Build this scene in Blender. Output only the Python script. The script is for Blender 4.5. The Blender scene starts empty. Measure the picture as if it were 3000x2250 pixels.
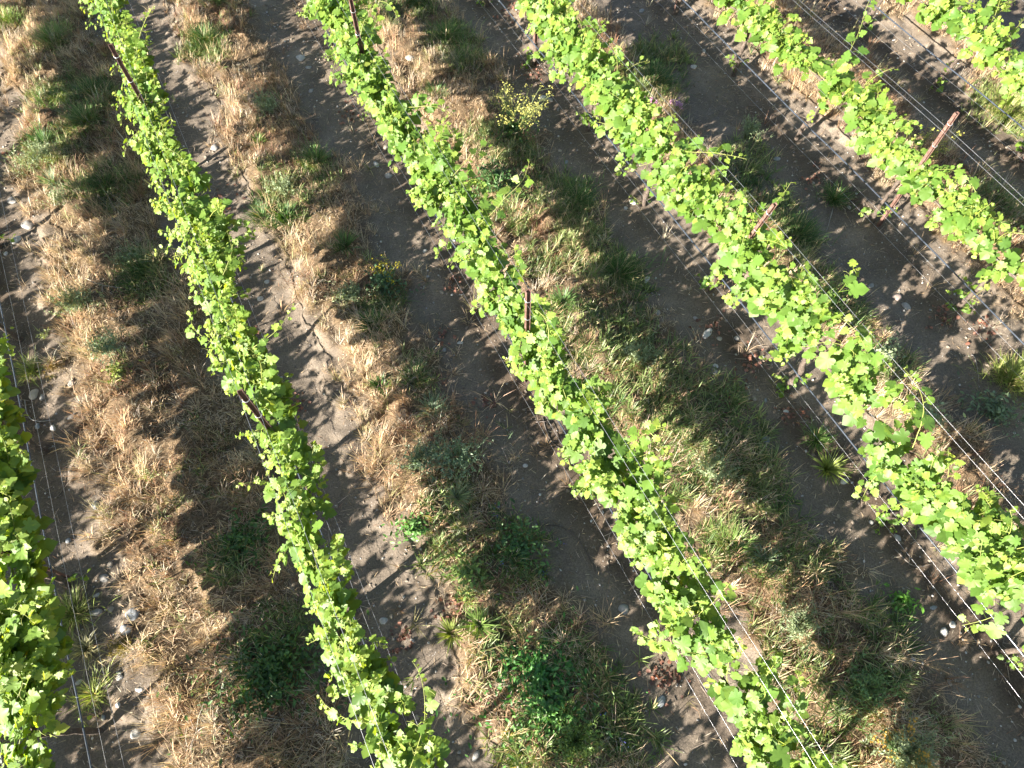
import bpy, bmesh, math
import numpy as np
from mathutils import Vector

R = np.random.default_rng(7)
SC = bpy.context.scene
COL = SC.collection

# ------------------------------------------------------------------ frame of the vineyard
H, FPX = 6.7, 2028.0                       # camera height (m), focal length in pixels of the 3000 px photo
TILT = math.radians(27.9)
CT, ST = math.cos(TILT), math.sin(TILT)
D = np.array([-0.45302216, 0.89149926])    # direction along the rows
N = np.array([0.89149926, 0.45302216])     # across the rows
ROWS = [-3.10, -0.80, 1.78, 4.27, 6.68, 9.12]
POST_Y = [3.2, 7.7]
SUN_EL = math.radians(23.5)
SH = 0.97 * N + 0.22 * D
SH /= np.linalg.norm(SH)                   # direction the shadows fall
SUN = np.array([-SH[0] * math.cos(SUN_EL), -SH[1] * math.cos(SUN_EL), math.sin(SUN_EL)])


def px_to_xy(u, v, z=0.0):
    a, b = u - 1500, 1125 - v
    r = np.array([a, b * CT + FPX * ST, b * ST - FPX * CT])
    k = (H - z) / -r[2]
    return r[0] * k, r[1] * k


def px_to_pa(u, v, z=0.0):
    x, y = px_to_xy(u, v, z)
    return x * N[0] + y * N[1], x * D[0] + y * D[1]


def proj(x, y, z):
    zz = z - H
    cy = y * CT + zz * ST
    cz = -(-y * ST + zz * CT)
    return 1500 + FPX * x / cz, 1125 - FPX * cy / cz


def xy(p, a):
    return p * N[0] + a * D[0], p * N[1] + a * D[1]


def in_view(p, a, m=300):
    x, y = xy(p, a)
    u, v = proj(x, y, 0.0)
    return (u > -m) & (u < 3000 + m) & (v > -m) & (v < 2250 + m)


# ------------------------------------------------------------------ noise
def _hash(i, j, s):
    h = (i * 374761393 + j * 668265263 + s * 1442695041) & 0xFFFFFFFF
    h = ((h ^ (h >> 13)) * 1274126177) & 0xFFFFFFFF
    return ((h ^ (h >> 16)) & 0xFFFF) / 65535.0


def vnoise(x, y, s=0):
    x = np.asarray(x, float); y = np.asarray(y, float)
    i = np.floor(x).astype(np.int64); j = np.floor(y).astype(np.int64)
    f = x - i; g = y - j
    f = f * f * (3 - 2 * f); g = g * g * (3 - 2 * g)
    a = _hash(i, j, s); b = _hash(i + 1, j, s); c = _hash(i, j + 1, s); d = _hash(i + 1, j + 1, s)
    return (a * (1 - f) + b * f) * (1 - g) + (c * (1 - f) + d * f) * g


def fbm(x, y, s=0, o=4):
    t = 0; w = 1; q = 0
    for k in range(o):
        t = t + w * vnoise(x * 2 ** k, y * 2 ** k, s + k * 17); q += w; w *= 0.55
    return t / q


BANDS = [(-5.0, -3.95), (-2.62, -1.15), (-0.12, 0.98), (2.28, 3.52), (4.80, 5.62), (7.25, 8.45), (9.75, 10.6)]


def band(p, a, soft=0.22):
    """1 inside a grassy alley, 0 on the bare strip under a row, ragged edge between."""
    p = p + 0.70 * (fbm(p * 1.6, a * 1.6, 3) - 0.5) + 0.42 * (fbm(p * 5.5, a * 5.5, 4) - 0.5)
    t = np.zeros_like(p)
    for lo, hi in BANDS:
        t = np.maximum(t, np.clip((p - lo) / soft + 0.5, 0, 1) * np.clip((hi - p) / soft + 0.5, 0, 1))
    return t


def ground_z(p, a):
    g = band(p, a, 0.5)
    mound = g * np.clip(fbm(p * 2.3, a * 2.3, 19, 3) - 0.36, 0, 1) * 0.42   # grass and thatch heap up between the wheel tracks
    return (mound + 0.02 * g + 0.05 * (fbm(p * 1.1, a * 0.8, 11) - 0.5) + 0.035 * (fbm(p * 5, a * 5, 12) - 0.5)
            + 0.030 * (fbm(p * 17, a * 17, 13, 3) - 0.5) * (1 - 0.4 * g))


def gz(p, a):
    return float(ground_z(np.array([p]), np.array([a]))[0])


# ------------------------------------------------------------------ mesh helpers
class MB:
    """collects vertices, faces, per-vertex colours and a material slot per face"""
    def __init__(s):
        s.v = []; s.c = []; s.f = []; s.m = []; s.n = 0

    def add(s, v, faces, col=None, mat=0):
        v = np.asarray(v, np.float32).reshape(-1, 3)
        if col is None:
            col = np.ones((len(v), 3))
        col = np.broadcast_to(np.asarray(col, np.float32), (len(v), 3))
        s.v.append(v); s.c.append(col)
        for fa in (faces if isinstance(faces, list) else [faces]):
            fa = np.asarray(fa, np.int64)
            if len(fa):
                s.f.append(fa + s.n); s.m.append(np.full(len(fa), mat, np.int32))
        s.n += len(v)

    def build(s, name, mats, parent=None, smooth=True, origin=None):
        me = bpy.data.meshes.new(name)
        v = np.concatenate(s.v); c = np.concatenate(s.c)
        if origin is not None:
            v = v - np.asarray(origin, np.float32)
        me.vertices.add(len(v)); me.vertices.foreach_set('co', v.ravel())
        lt = np.concatenate([np.full(len(f), f.shape[1], np.int32) for f in s.f])
        li = np.concatenate([f.ravel() for f in s.f]).astype(np.int32)
        ls = np.concatenate([[0], np.cumsum(lt)[:-1]]).astype(np.int32)
        me.loops.add(len(li)); me.loops.foreach_set('vertex_index', li)
        me.polygons.add(len(lt)); me.polygons.foreach_set('loop_start', ls)
        me.polygons.foreach_set('material_index', np.concatenate(s.m))
        me.polygons.foreach_set('use_smooth', np.full(len(lt), smooth, bool))
        at = me.attributes.new('col', 'FLOAT_COLOR', 'POINT')
        at.data.foreach_set('color', np.concatenate([c, np.ones((len(c), 1), np.float32)], 1).astype(np.float32).ravel())
        for m in (mats if isinstance(mats, (list, tuple)) else [mats]):
            me.materials.append(m)
        me.update(calc_edges=True)
        o = bpy.data.objects.new(name, me); COL.objects.link(o)
        if parent is not None:
            o.parent = parent
        elif origin is not None:
            o.location = origin
        return o


def tag(o, label, cat, group=None, kind=None):
    if label: o['label'] = label
    if cat: o['category'] = cat
    if group: o['group'] = group
    if kind: o['kind'] = kind
    return o


def empty(name, x, y, z, label, cat, group=None):
    o = bpy.data.objects.new(name, None); COL.objects.link(o)
    o.location = (x, y, z); o.empty_display_size = 0.1
    return tag(o, label, cat, group)


def unit(v):
    v = np.asarray(v, float)
    return v / np.maximum(np.linalg.norm(v, axis=-1, keepdims=True), 1e-9)


def add_tube(mb, pts, rad, sides=5, col=(1, 1, 1), mat=0, bump=0.0, cap=True):
    pts = np.asarray(pts, float); n = len(pts)
    rad = np.broadcast_to(np.asarray(rad, float), (n,))
    tan = unit(np.gradient(pts, axis=0))
    ref = np.where(np.abs(tan[:, 2:3]) > 0.9, np.array([[1.0, 0, 0]]), np.array([[0, 0, 1.0]]))
    u = unit(np.cross(tan, ref)); w = np.cross(tan, u)
    th = np.linspace(0, 2 * np.pi, sides, endpoint=False)
    r = rad[:, None] * (1 + bump * (R.random((n, sides)) - 0.5))
    v = pts[:, None, :] + r[..., None] * (np.cos(th)[None, :, None] * u[:, None, :] + np.sin(th)[None, :, None] * w[:, None, :])
    i = np.arange(n - 1)[:, None] * sides; k = np.arange(sides)[None]; k2 = (k + 1) % sides
    q = np.stack([i + k, i + k2, i + sides + k2, i + sides + k], -1).reshape(-1, 4)
    fs = [q]
    if cap and sides > 3:
        fs += [np.arange(sides)[None, ::-1], ((n - 1) * sides + np.arange(sides))[None]]
    mb.add(v.reshape(-1, 3), fs, col, mat)


def add_blades(mb, base, length, az, lean, width, bend, col, mat=0, segs=2, taper=0.6):
    """many grass blades at once; az: direction it leans, lean: start angle from vertical, bend: added angle to the tip"""
    n = len(base)
    dirh = np.stack([np.cos(az), np.sin(az), np.zeros(n)], 1)
    side = np.stack([-np.sin(az), np.cos(az), np.zeros(n)], 1)
    tw = R.uniform(-0.9, 0.9, n)[:, None]
    side = unit(side + tw * np.array([[0, 0, 1.0]]) * 0.5 + dirh * tw * 0.6)
    p = np.array(base, float); rows = []
    for k in range(segs + 1):
        f = k / segs
        if k:
            ang = lean + bend * (f - 0.5 / segs)
            p = p + (length / segs)[:, None] * (dirh * np.sin(ang)[:, None] + np.array([[0, 0, 1.0]]) * np.cos(ang)[:, None])
        w = width * (1 - f ** 2 * taper) * 0.5
        if k < segs:
            rows += [p - side * w[:, None], p + side * w[:, None]]
        else:
            rows += [p]
    nv = 2 * segs + 1
    v = np.stack(rows, 1)
    o = (np.arange(n) * nv)[:, None]
    qs = [o + np.array([[2 * k, 2 * k + 1, 2 * k + 3, 2 * k + 2]]) for k in range(segs - 1)]
    fs = ([np.concatenate(qs)] if qs else []) + [o + np.array([[2 * segs - 2, 2 * segs - 1, 2 * segs]])]
    c = np.repeat(np.asarray(col, np.float32)[:, None, :], nv, 1)
    mb.add(v.reshape(-1, 3), fs, c.reshape(-1, 3), mat)


# a grape leaf: half outline (midrib along +x), petiole joins at the origin
HALF = [(0.0, 0.0), (-0.15, 0.10), (-0.20, 0.27), (-0.10, 0.42), (0.03, 0.43), (0.09, 0.56), (0.25, 0.63), (0.37, 0.55), (0.42, 0.44),
        (0.56, 0.46), (0.66, 0.34), (0.75, 0.31), (0.83, 0.16), (1.0, 0.0)]
OUT = np.array(HALF + [(x, -y) for x, y in HALF[-2:0:-1]])
OUT = OUT * np.array([1.0 if k in (0, 3, 4, 6, 13, 20, 22, 23) else (0.96 if k % 2 else 1.03) for k in range(len(OUT))])[:, None]
for _k in (4, 8, 18, 22):                                     # deeper sinuses between the lobes
    OUT[_k] = (OUT[_k] - (0.2, 0)) * 0.76 + (0.2, 0)
SOFT = OUT.copy()                                              # a rounder, less lobed one
SOFT[:, 1] *= np.array([1.0 if k % 2 == 0 else 1.02 for k in range(len(OUT))])
SOFT = SOFT * 0.5 + 0.5 * np.roll(SOFT, 1, 0) * 0.5 + 0.25 * np.roll(SOFT, -1, 0)
SOFT[0] = (0.03, 0.0)
SMALL = np.array([(0, 0), (-0.1, 0.2), (0.15, 0.45), (0.4, 0.38), (0.6, 0.42), (0.75, 0.2), (1, 0), (0.75, -0.2), (0.6, -0.42), (0.4, -0.38), (0.15, -0.45), (-0.1, -0.2)])
LANCE = np.array([(0, 0), (0.25, 0.11), (0.6, 0.13), (1, 0), (0.6, -0.13), (0.25, -0.11)])


def add_leaves(mb, pos, axis, nrm, size, col, outline, mat=0, fold=0.18, cup=0.25, wav=0.05):
    n = len(pos)
    if n == 0: return
    nrm = unit(nrm); ax = unit(axis - nrm * np.sum(axis * nrm, 1, keepdims=True)); ay = np.cross(nrm, ax)
    m = len(outline)
    P = np.concatenate([np.array([[0.22, 0.0]]), outline])
    x = P[:, 0][None]; y = P[:, 1][None]
    fo = (fold * R.uniform(-0.3, 1.6, n))[:, None]; cu = (cup * R.uniform(-0.5, 1.5, n))[:, None]
    z = fo * np.abs(y) - cu * ((x - 0.2) ** 2 + y ** 2) + wav * R.standard_normal((n, m + 1)) * (np.hypot(x - 0.2, y) > 0.1)
    sx = R.uniform(0.92, 1.08, (n, 1)); sy = R.uniform(0.88, 1.1, (n, 1))
    v = pos[:, None, :] + size[:, None, None] * ((x * sx)[..., None] * ax[:, None, :] + (y * sy)[..., None] * ay[:, None, :] + z[..., None] * nrm[:, None, :])
    k = np.arange(m)
    t = np.stack([np.zeros(m, int), 1 + k, 1 + (k + 1) % m], 1)
    f = (np.arange(n) * (m + 1))[:, None, None] + t[None]
    c = np.repeat(np.asarray(col, np.float32)[:, None, :], m + 1, 1)
    mb.add(v.reshape(-1, 3), f.reshape(-1, 3), c.reshape(-1, 3), mat)


# ------------------------------------------------------------------ materials
def mat_new(name):
    m = bpy.data.materials.new(name); m.use_nodes = True
    nt = m.node_tree; nt.nodes.clear()
    out = nt.nodes.new('ShaderNodeOutputMaterial')
    return m, nt, out


def plant_mat(name, trans=0.35, tint=(1.5, 1.35, 0.5), rough=0.5, spec=0.3):
    m, nt, out = mat_new(name)
    at = nt.nodes.new('ShaderNodeAttribute'); at.attribute_name = 'col'
    p = nt.nodes.new('ShaderNodeBsdfPrincipled')
    p.inputs['Roughness'].default_value = rough; p.inputs['Specular IOR Level'].default_value = spec
    nt.links.new(at.outputs['Color'], p.inputs['Base Color'])
    mu = nt.nodes.new('ShaderNodeMix'); mu.data_type = 'RGBA'; mu.blend_type = 'MULTIPLY'; mu.inputs[0].default_value = 1
    mu.inputs[7].default_value = (*tint, 1)
    nt.links.new(at.outputs['Color'], mu.inputs[6])
    tr = nt.nodes.new('ShaderNodeBsdfTranslucent'); nt.links.new(mu.outputs[2], tr.inputs['Color'])
    mx = nt.nodes.new('ShaderNodeMixShader'); mx.inputs[0].default_value = trans
    nt.links.new(p.outputs[0], mx.inputs[1]); nt.links.new(tr.outputs[0], mx.inputs[2])
    nt.links.new(mx.outputs[0], out.inputs['Surface'])
    return m


def noise_mat(name, ramp, scale=20.0, rough=0.8, metal=0.0, bump=0.0, spec=0.4, detail=6, attr=False, distort=0.0):
    m, nt, out = mat_new(name)
    tc = nt.nodes.new('ShaderNodeTexCoord')
    no = nt.nodes.new('ShaderNodeTexNoise'); no.inputs['Scale'].default_value = scale; no.inputs['Detail'].default_value = detail
    no.inputs['Roughness'].default_value = 0.65; no.inputs['Distortion'].default_value = distort
    nt.links.new(tc.outputs['Object'], no.inputs['Vector'])
    cr = nt.nodes.new('ShaderNodeValToRGB')
    el = cr.color_ramp.elements
    while len(el) < len(ramp): el.new(0.5)
    for e, (q, c) in zip(el, ramp):
        e.position = q; e.color = (*c, 1)
    nt.links.new(no.outputs['Fac'], cr.inputs['Fac'])
    p = nt.nodes.new('ShaderNodeBsdfPrincipled')
    p.inputs['Roughness'].default_value = rough; p.inputs['Metallic'].default_value = metal; p.inputs['Specular IOR Level'].default_value = spec
    src = cr.outputs['Color']
    if attr:
        at = nt.nodes.new('ShaderNodeAttribute'); at.attribute_name = 'col'
        mu = nt.nodes.new('ShaderNodeMix'); mu.data_type = 'RGBA'; mu.blend_type = 'MULTIPLY'; mu.inputs[0].default_value = 1
        nt.links.new(src, mu.inputs[6]); nt.links.new(at.outputs['Color'], mu.inputs[7]); src = mu.outputs[2]
    nt.links.new(src, p.inputs['Base Color'])
    if bump:
        b = nt.nodes.new('ShaderNodeBump'); b.inputs['Strength'].default_value = bump; b.inputs['Distance'].default_value = 0.02
        nt.links.new(no.outputs['Fac'], b.inputs['Height']); nt.links.new(b.outputs[0], p.inputs['Normal'])
    nt.links.new(p.outputs[0], out.inputs['Surface'])
    return m


M_LEAF = plant_mat('vine_leaf', 0.46, (2.0, 1.7, 0.42), 0.52, 0.45)
M_STEM = plant_mat('green_stem', 0.1, (1.2, 1.2, 0.6), 0.5, 0.4)
M_STRAW = plant_mat('straw', 0.28, (1.1, 1.0, 0.8), 0.6, 0.25)
M_GREEN = plant_mat('green_blade', 0.32, (1.35, 1.3, 0.5), 0.45, 0.4)
M_PETAL = plant_mat('petal', 0.3, (1, 1, 0.9), 0.6, 0.2)
M_BARK = noise_mat('vine_bark', [(0.25, (0.03, 0.022, 0.017)), (0.55, (0.085, 0.064, 0.05)), (0.8, (0.20, 0.165, 0.14))], 38, 0.9, 0, 0.8)
M_RUST = noise_mat('rusty_steel', [(0.28, (0.055, 0.028, 0.021)), (0.5, (0.115, 0.062, 0.048)), (0.75, (0.20, 0.13, 0.105))], 24, 0.75, 0.15, 0.25)
M_WIRE = noise_mat('galvanised_wire', [(0.3, (0.24, 0.24, 0.25)), (0.7, (0.46, 0.46, 0.48))], 9, 0.38, 0.85, 0, 0.5)
M_HOSE = noise_mat('black_hose', [(0.3, (0.018, 0.022, 0.030)), (0.7, (0.045, 0.055, 0.075))], 7, 0.22, 0, 0, 0.7)
M_CLIP = noise_mat('clip_wire', [(0.3, (0.55, 0.55, 0.56)), (0.7, (0.8, 0.8, 0.8))], 30, 0.35, 0.7)
M_STONE = noise_mat('stone', [(0.25, (0.62, 0.61, 0.60)), (0.5, (0.85, 0.84, 0.82)), (0.75, (1.0, 0.99, 0.97))], 26, 0.8, 0, 0.35, attr=True)
M_TWIG = noise_mat('dry_cane', [(0.3, (0.55, 0.5, 0.45)), (0.7, (1.0, 1.0, 1.0))], 40, 0.85, attr=True)


def soil_mat():
    m, nt, out = mat_new('soil')
    L = nt.links.new
    tc = nt.nodes.new('ShaderNodeTexCoord')
    at = nt.nodes.new('ShaderNodeAttribute'); at.attribute_name = 'col'

    def noise(scale, det=6, rgh=0.6):
        n = nt.nodes.new('ShaderNodeTexNoise'); n.inputs['Scale'].default_value = scale; n.inputs['Detail'].default_value = det
        n.inputs['Roughness'].default_value = rgh; L(tc.outputs['Object'], n.inputs['Vector']); return n.outputs['Fac']

    def ramp(src, st):
        c = nt.nodes.new('ShaderNodeValToRGB'); el = c.color_ramp.elements
        while len(el) < len(st): el.new(0.5)
        for e, (q, k) in zip(el, st): e.position = q; e.color = (*k, 1)
        L(src, c.inputs['Fac']); return c.outputs['Color']

    def mix(fac, a, b, mode='MIX'):
        x = nt.nodes.new('ShaderNodeMix'); x.data_type = 'RGBA'; x.blend_type = mode
        if isinstance(fac, float): x.inputs[0].default_value = fac
        else: L(fac, x.inputs[0])
        L(a, x.inputs[6]); L(b, x.inputs[7]); return x.outputs[2]
    big = ramp(noise(1.7, 5), [(0.3, (0.105, 0.085, 0.067)), (0.55, (0.15, 0.123, 0.097)), (0.75, (0.215, 0.175, 0.137))])
    fine = ramp(noise(60, 6, 0.85), [(0.3, (0.4, 0.39, 0.38)), (0.5, (0.95, 0.95, 0.95)), (0.7, (1.55, 1.52, 1.48))])
    soil = mix(1.0, big, fine, 'MULTIPLY')
    vo = nt.nodes.new('ShaderNodeTexVoronoi'); vo.inputs['Scale'].default_value = 42; L(tc.outputs['Object'], vo.inputs['Vector'])
    peb = ramp(vo.outputs['Distance'], [(0.16, (1, 1, 1)), (0.24, (0, 0, 0))])
    sel = ramp(noise(9, 3), [(0.56, (0, 0, 0)), (0.66, (0.8, 0.8, 0.8))])
    pm = mix(1.0, peb, sel, 'MULTIPLY')
    pc = ramp(noise(60, 2), [(0.3, (0.22, 0.21, 0.205)), (0.7, (0.42, 0.40, 0.38))])
    soil = mix(pm, soil, pc)
    lit = ramp(noise(48, 6, 0.8), [(0.3, (0.035, 0.024, 0.015)), (0.5, (0.105, 0.073, 0.043)), (0.72, (0.25, 0.18, 0.11))])
    sp = nt.nodes.new('ShaderNodeSeparateColor'); L(at.outputs['Color'], sp.inputs[0])
    dk = nt.nodes.new('ShaderNodeRGB'); dk.outputs[0].default_value = (0.50, 0.45, 0.41, 1)
    damp = mix(1.0, soil, dk.outputs[0], 'MULTIPLY')
    soil = mix(sp.outputs[1], soil, damp)
    c = mix(sp.outputs[0], soil, lit)
    p = nt.nodes.new('ShaderNodeBsdfPrincipled'); p.inputs['Roughness'].default_value = 0.95; p.inputs['Specular IOR Level'].default_value = 0.15
    L(c, p.inputs['Base Color'])
    b = nt.nodes.new('ShaderNodeBump'); b.inputs['Strength'].default_value = 0.6; b.inputs['Distance'].default_value = 0.012
    L(noise(55, 8, 0.75), b.inputs['Height']); L(b.outputs[0], p.inputs['Normal'])
    L(p.outputs[0], out.inputs['Surface'])
    return m


M_SOIL = soil_mat()

# ------------------------------------------------------------------ ground
pc = np.concatenate([[-400, -120, -40, -16, -9], np.arange(-6.5, 13.0, 0.036), [15, 22, 45, 120, 400]])
ac = np.concatenate([[-400, -120, -40, -16, -7], np.arange(-4.5, 14.5, 0.036), [17, 24, 45, 120, 400]])
PP, AA = np.meshgrid(pc, ac, indexing='ij')
near = (PP > -7) & (PP < 13.2) & (AA > -5) & (AA < 14.8)
Z = np.where(near, ground_z(PP, AA), 0.0)
g = np.clip(band(PP, AA, 0.45) * 1.5 - 1.1 * vnoise(PP * 9, AA * 9, 18) * (1 - 0.55 * band(PP, AA, 0.45)), 0, 1)
GX, GY = xy(PP, AA)
DAMP = np.zeros_like(PP)
for P in ROWS + [-5.55, 11.6]:                                      # soil kept damp by the drip line
    off = PP - P + 0.10 + 0.35 * (fbm(PP * 1.5, AA * 1.5, 15) - 0.5)
    DAMP = np.maximum(DAMP, np.exp(-(off / 0.24) ** 2) * np.clip(1.7 * fbm(AA * 0.8, AA * 0 + P, 16, 2) - 0.1, 0.25, 1))
i, j = np.meshgrid(np.arange(len(pc) - 1), np.arange(len(ac) - 1), indexing='ij')
q = np.stack([i * len(ac) + j, (i + 1) * len(ac) + j, (i + 1) * len(ac) + j + 1, i * len(ac) + j + 1], -1).reshape(-1, 4)
mb = MB(); mb.add(np.stack([GX, GY, Z], -1).reshape(-1, 3), q, np.stack([g.ravel(), DAMP.ravel(), 0 * g.ravel()], 1))
tag(mb.build('ground', M_SOIL), None, None, None, 'structure')


# ------------------------------------------------------------------ dry grass and other ground cover (uncountable)
def scatter(n, p0=-4.6, p1=10.8, a0=-3.2, a1=13.5, m=260):
    p = R.uniform(p0, p1, n); a = R.uniform(a0, a1, n)
    k = in_view(p, a, m)
    return p[k], a[k]


def pts3(p, a, dz=0.0):
    x, y = xy(p, a)
    return np.stack([x, y, ground_z(p, a) + dz], 1)


PAL = np.array([[0.62, 0.49, 0.33], [0.55, 0.405, 0.25], [0.42, 0.285, 0.17], [0.27, 0.15, 0.09], [0.47, 0.41, 0.32], [0.34, 0.31, 0.14]])
# green mats in the alleys: centre and radius in photo pixels of the patch they fill, colour, density
MATS = [(1700, 715, 70), (1800, 825, 75), (1745, 1045, 100), (1880, 1090, 110), (1800, 1190, 90), (1960, 1230, 100), (2050, 1330, 80), (2150, 1290, 85),
        (1640, 950, 60), (2000, 1420, 60), (2130, 1600, 80), (2210, 630, 85), (2290, 720, 85), (2160, 550, 70), (2350, 820, 70), (1905, 260, 70),
        (1930, 170, 60), (2080, 1180, 80), (2240, 1670, 70), (1560, 600, 55), (1500, 650, 50), (2460, 930, 60), (1330, 130, 55), (1360, 190, 45),
        (1230, 40, 40), (860, 620, 60), (930, 520, 50), (2600, 1080, 60), (2900, 620, 70), (2940, 320, 70), (2340, 1940, 80), (2430, 2080, 70),
        (1480, 1880, 80), (1690, 2150, 90), (1760, 2080, 80), (1500, 1640, 90), (1380, 1690, 60), (1560, 2200, 90), (180, 300, 60), (280, 320, 60), (600, 150, 55),
        (2380, 2200, 70), (2560, 1830, 70), (700, 1640, 60), (820, 1900, 80)]
MATS += [(u, v, 62) for u, v in [(1640, 560), (1685, 650), (1745, 760), (1800, 900), (1850, 980), (1930, 1100), (2010, 1180), (2080, 1270), (2180, 1360), (2240, 1440), (2300, 1560), (2370, 1660), (1500, 480), (1440, 600), (1880, 1180), (1720, 940), (1590, 780),
         (1300, 1620), (1640, 1900), (1750, 2010), (1850, 2140), (1330, 1480), (1110, 900), (840, 560), (150, 450), (330, 560), (430, 830), (1100, 60), (1420, 420), (2560, 1960), (2250, 590), (2180, 470)]]
mp = np.array([px_to_pa(u, v) for u, v, r in MATS])
mr = np.array([r / FPX * math.hypot(H, np.hypot(*px_to_xy(u, v))) * 1.15 for u, v, r in MATS])


def matmask(p, a):
    t = np.zeros(len(p))
    for (cp, ca), r in zip(mp, mr):
        d = np.hypot(p - cp, a - ca) / r
        t = np.maximum(t, np.clip(1.35 - d, 0, 1))
    return t * np.clip(0.05 + 1.5 * fbm(p * 5, a * 5, 77), 0, 1.3)


mb = MB()
# upright clumps
cp, ca = scatter(42000)
dens = band(cp, ca, 0.25) * np.clip(2.2 * fbm(cp * 2.2, ca * 2.2, 21) - 0.35, 0.08, 1)
k = R.random(len(cp)) < dens * (1 - 0.7 * np.clip(1.3 * matmask(cp, ca), 0, 1)) + 0.014
cp, ca = cp[k], ca[k]
nb = R.integers(9, 26, len(cp))
ci = np.repeat(np.arange(len(cp)), nb)
clr = R.uniform(0.012, 0.055, len(cp))[ci]
th = R.uniform(0, 2 * np.pi, len(ci)); rr = np.sqrt(R.random(len(ci))) * clr
bp = cp[ci] + rr * np.cos(th); ba = ca[ci] + rr * np.sin(th)
flow = fbm(cp * 0.9, ca * 0.9, 31) * 9.0
thw = th + math.atan2(N[1], N[0])
out = np.stack([np.cos(thw), np.sin(thw)], 1) * 0.75 + np.stack([np.cos(flow), np.sin(flow)], 1)[ci] * 0.4 + R.standard_normal((len(ci), 2)) * 0.5
az = np.arctan2(out[:, 1], out[:, 0])
tall = (0.55 + 0.9 * fbm(cp * 1.3, ca * 1.3, 41))[ci]
Lg = R.uniform(0.06, 0.24, len(ci)) * tall * R.choice([0.6, 0.85, 1.0, 1.3], len(cp))[ci]
pi = np.clip((fbm(cp * 1.8, ca * 1.8, 51) * 5.4 - 0.85 + R.normal(0, 0.8, len(cp))).astype(int), 0, 3)
pi = np.where(R.random(len(cp)) < 0.14, 4, pi); pi = np.where(R.random(len(cp)) < 0.10, 5, pi)
cc = PAL[pi][ci] * R.uniform(0.7, 1.25, (len(ci), 1)) * R.uniform(0.7, 1.2, (len(cp), 1))[ci] * (1 + R.normal(0, 0.05, (len(ci), 3)))
add_blades(mb, pts3(bp, ba, -0.004), Lg, az, R.uniform(0.03, 0.7, len(ci)), R.uniform(0.0028, 0.0056, len(ci)), R.uniform(0.1, 1.0, len(ci)), cc, 0, 2)
# matted, lying straw
p, a = scatter(680000)
k = R.random(len(p)) < band(p, a, 0.3) * np.clip(1.6 * fbm(p * 2.4, a * 2.4, 22) - 0.2, 0.05, 1) * 0.75 * (1 - 0.75 * np.clip(1.3 * matmask(p, a), 0, 1)) + 0.045
p, a = p[k], a[k]; n = len(p)
pi = np.clip((fbm(p * 1.8, a * 1.8, 51) * 5.4 - 0.85 + R.normal(0, 1.0, n)).astype(int), 0, 3); pi = np.where(R.random(n) < 0.2, 4, pi)
cc = PAL[pi] * R.uniform(0.35, 1.15, (n, 1))
fl = band(p, a) * np.clip(2.6 * fbm(p * 3.1, a * 3.1, 23) - 0.75, 0, 1)
add_blades(mb, pts3(p, a, R.random(n) ** 1.5 * 0.13 * fl + R.uniform(0, 0.015, n)), R.uniform(0.025, 0.085, n), R.uniform(0, 6.283, n),
           np.where(R.random(n) < 0.6 * fl, R.uniform(0.1, 1.9, n), R.uniform(0.9, 1.6, n)), R.uniform(0.003, 0.006, n), R.uniform(-0.3, 0.5, n), cc, 0, 2)
tag(mb.build('dry_grass', M_STRAW), None, None, None, 'stuff')

mb = MB()
cp, ca = scatter(80000)
mm = matmask(cp, ca)
k = R.random(len(cp)) < np.clip(1.5 * mm, 0, 1) * 0.9 + band(cp, ca) * 0.07 * np.clip(4 * fbm(cp * 1.5, ca * 1.5, 63) - 1.9, 0, 1) + 0.0012
cp, ca = cp[k], ca[k]
nb = R.integers(7, 17, len(cp)); ci = np.repeat(np.arange(len(cp)), nb); n = len(ci)
th = R.uniform(0, 2 * np.pi, n); rr = R.uniform(0, 0.03, n)
hue = np.clip(fbm(cp * 3, ca * 3, 61) + R.normal(0, 0.22, len(cp)), 0, 1)[ci][:, None]
cc = (np.array([0.055, 0.115, 0.022]) * (1 - hue) + np.array([0.22, 0.26, 0.10]) * hue) * R.uniform(0.6, 1.4, (n, 1)) * R.uniform(0.65, 1.25, (len(cp), 1))[ci]
dry = R.random(n) < 0.14
cc[dry] = np.array([0.45, 0.36, 0.20]) * R.uniform(0.7, 1.2, (dry.sum(), 1))
lg = R.uniform(0.07, 0.18, n) * R.choice([0.7, 1.0, 1.25], len(cp))[ci]
add_blades(mb, pts3(cp[ci] + rr * np.cos(th), ca[ci] + rr * np.sin(th), 0.0), lg, th + math.atan2(N[1], N[0]) + R.normal(0, 0.6, n), R.uniform(0.1, 1.0, n), R.uniform(0.006, 0.0115, n), R.uniform(0.2, 1.1, n), cc, 0, 2)
tag(mb.build('green_grass', M_GREEN), None, None, None, 'stuff')

# small litter: sticks and shrivelled leaves under the rows, and fine gravel
mb = MB()
p, a = scatter(36000)
rd = np.min(np.abs(p[:, None] - np.array(ROWS)[None]), 1)
k = R.random(len(p)) < np.exp(-(rd / 0.33) ** 2) * np.clip(2.2 * fbm(p * 1.7, a * 1.7, 71) - 0.55, 0.05, 1) + 0.06
p, a = p[k], a[k]; n = len(p)
cc = np.array([0.22, 0.175, 0.14]) * R.uniform(0.35, 2.1, (n, 1))
add_blades(mb, pts3(p, a, R.uniform(0.002, 0.012, n)), R.uniform(0.03, 0.17, n), R.uniform(0, 6.283, n), R.uniform(1.4, 1.58, n), R.uniform(0.003, 0.006, n), R.uniform(-0.05, 0.1, n), cc, 0, 2, 0.3)
tag(mb.build('twig_litter', M_STRAW), None, None, None, 'stuff')

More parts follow.
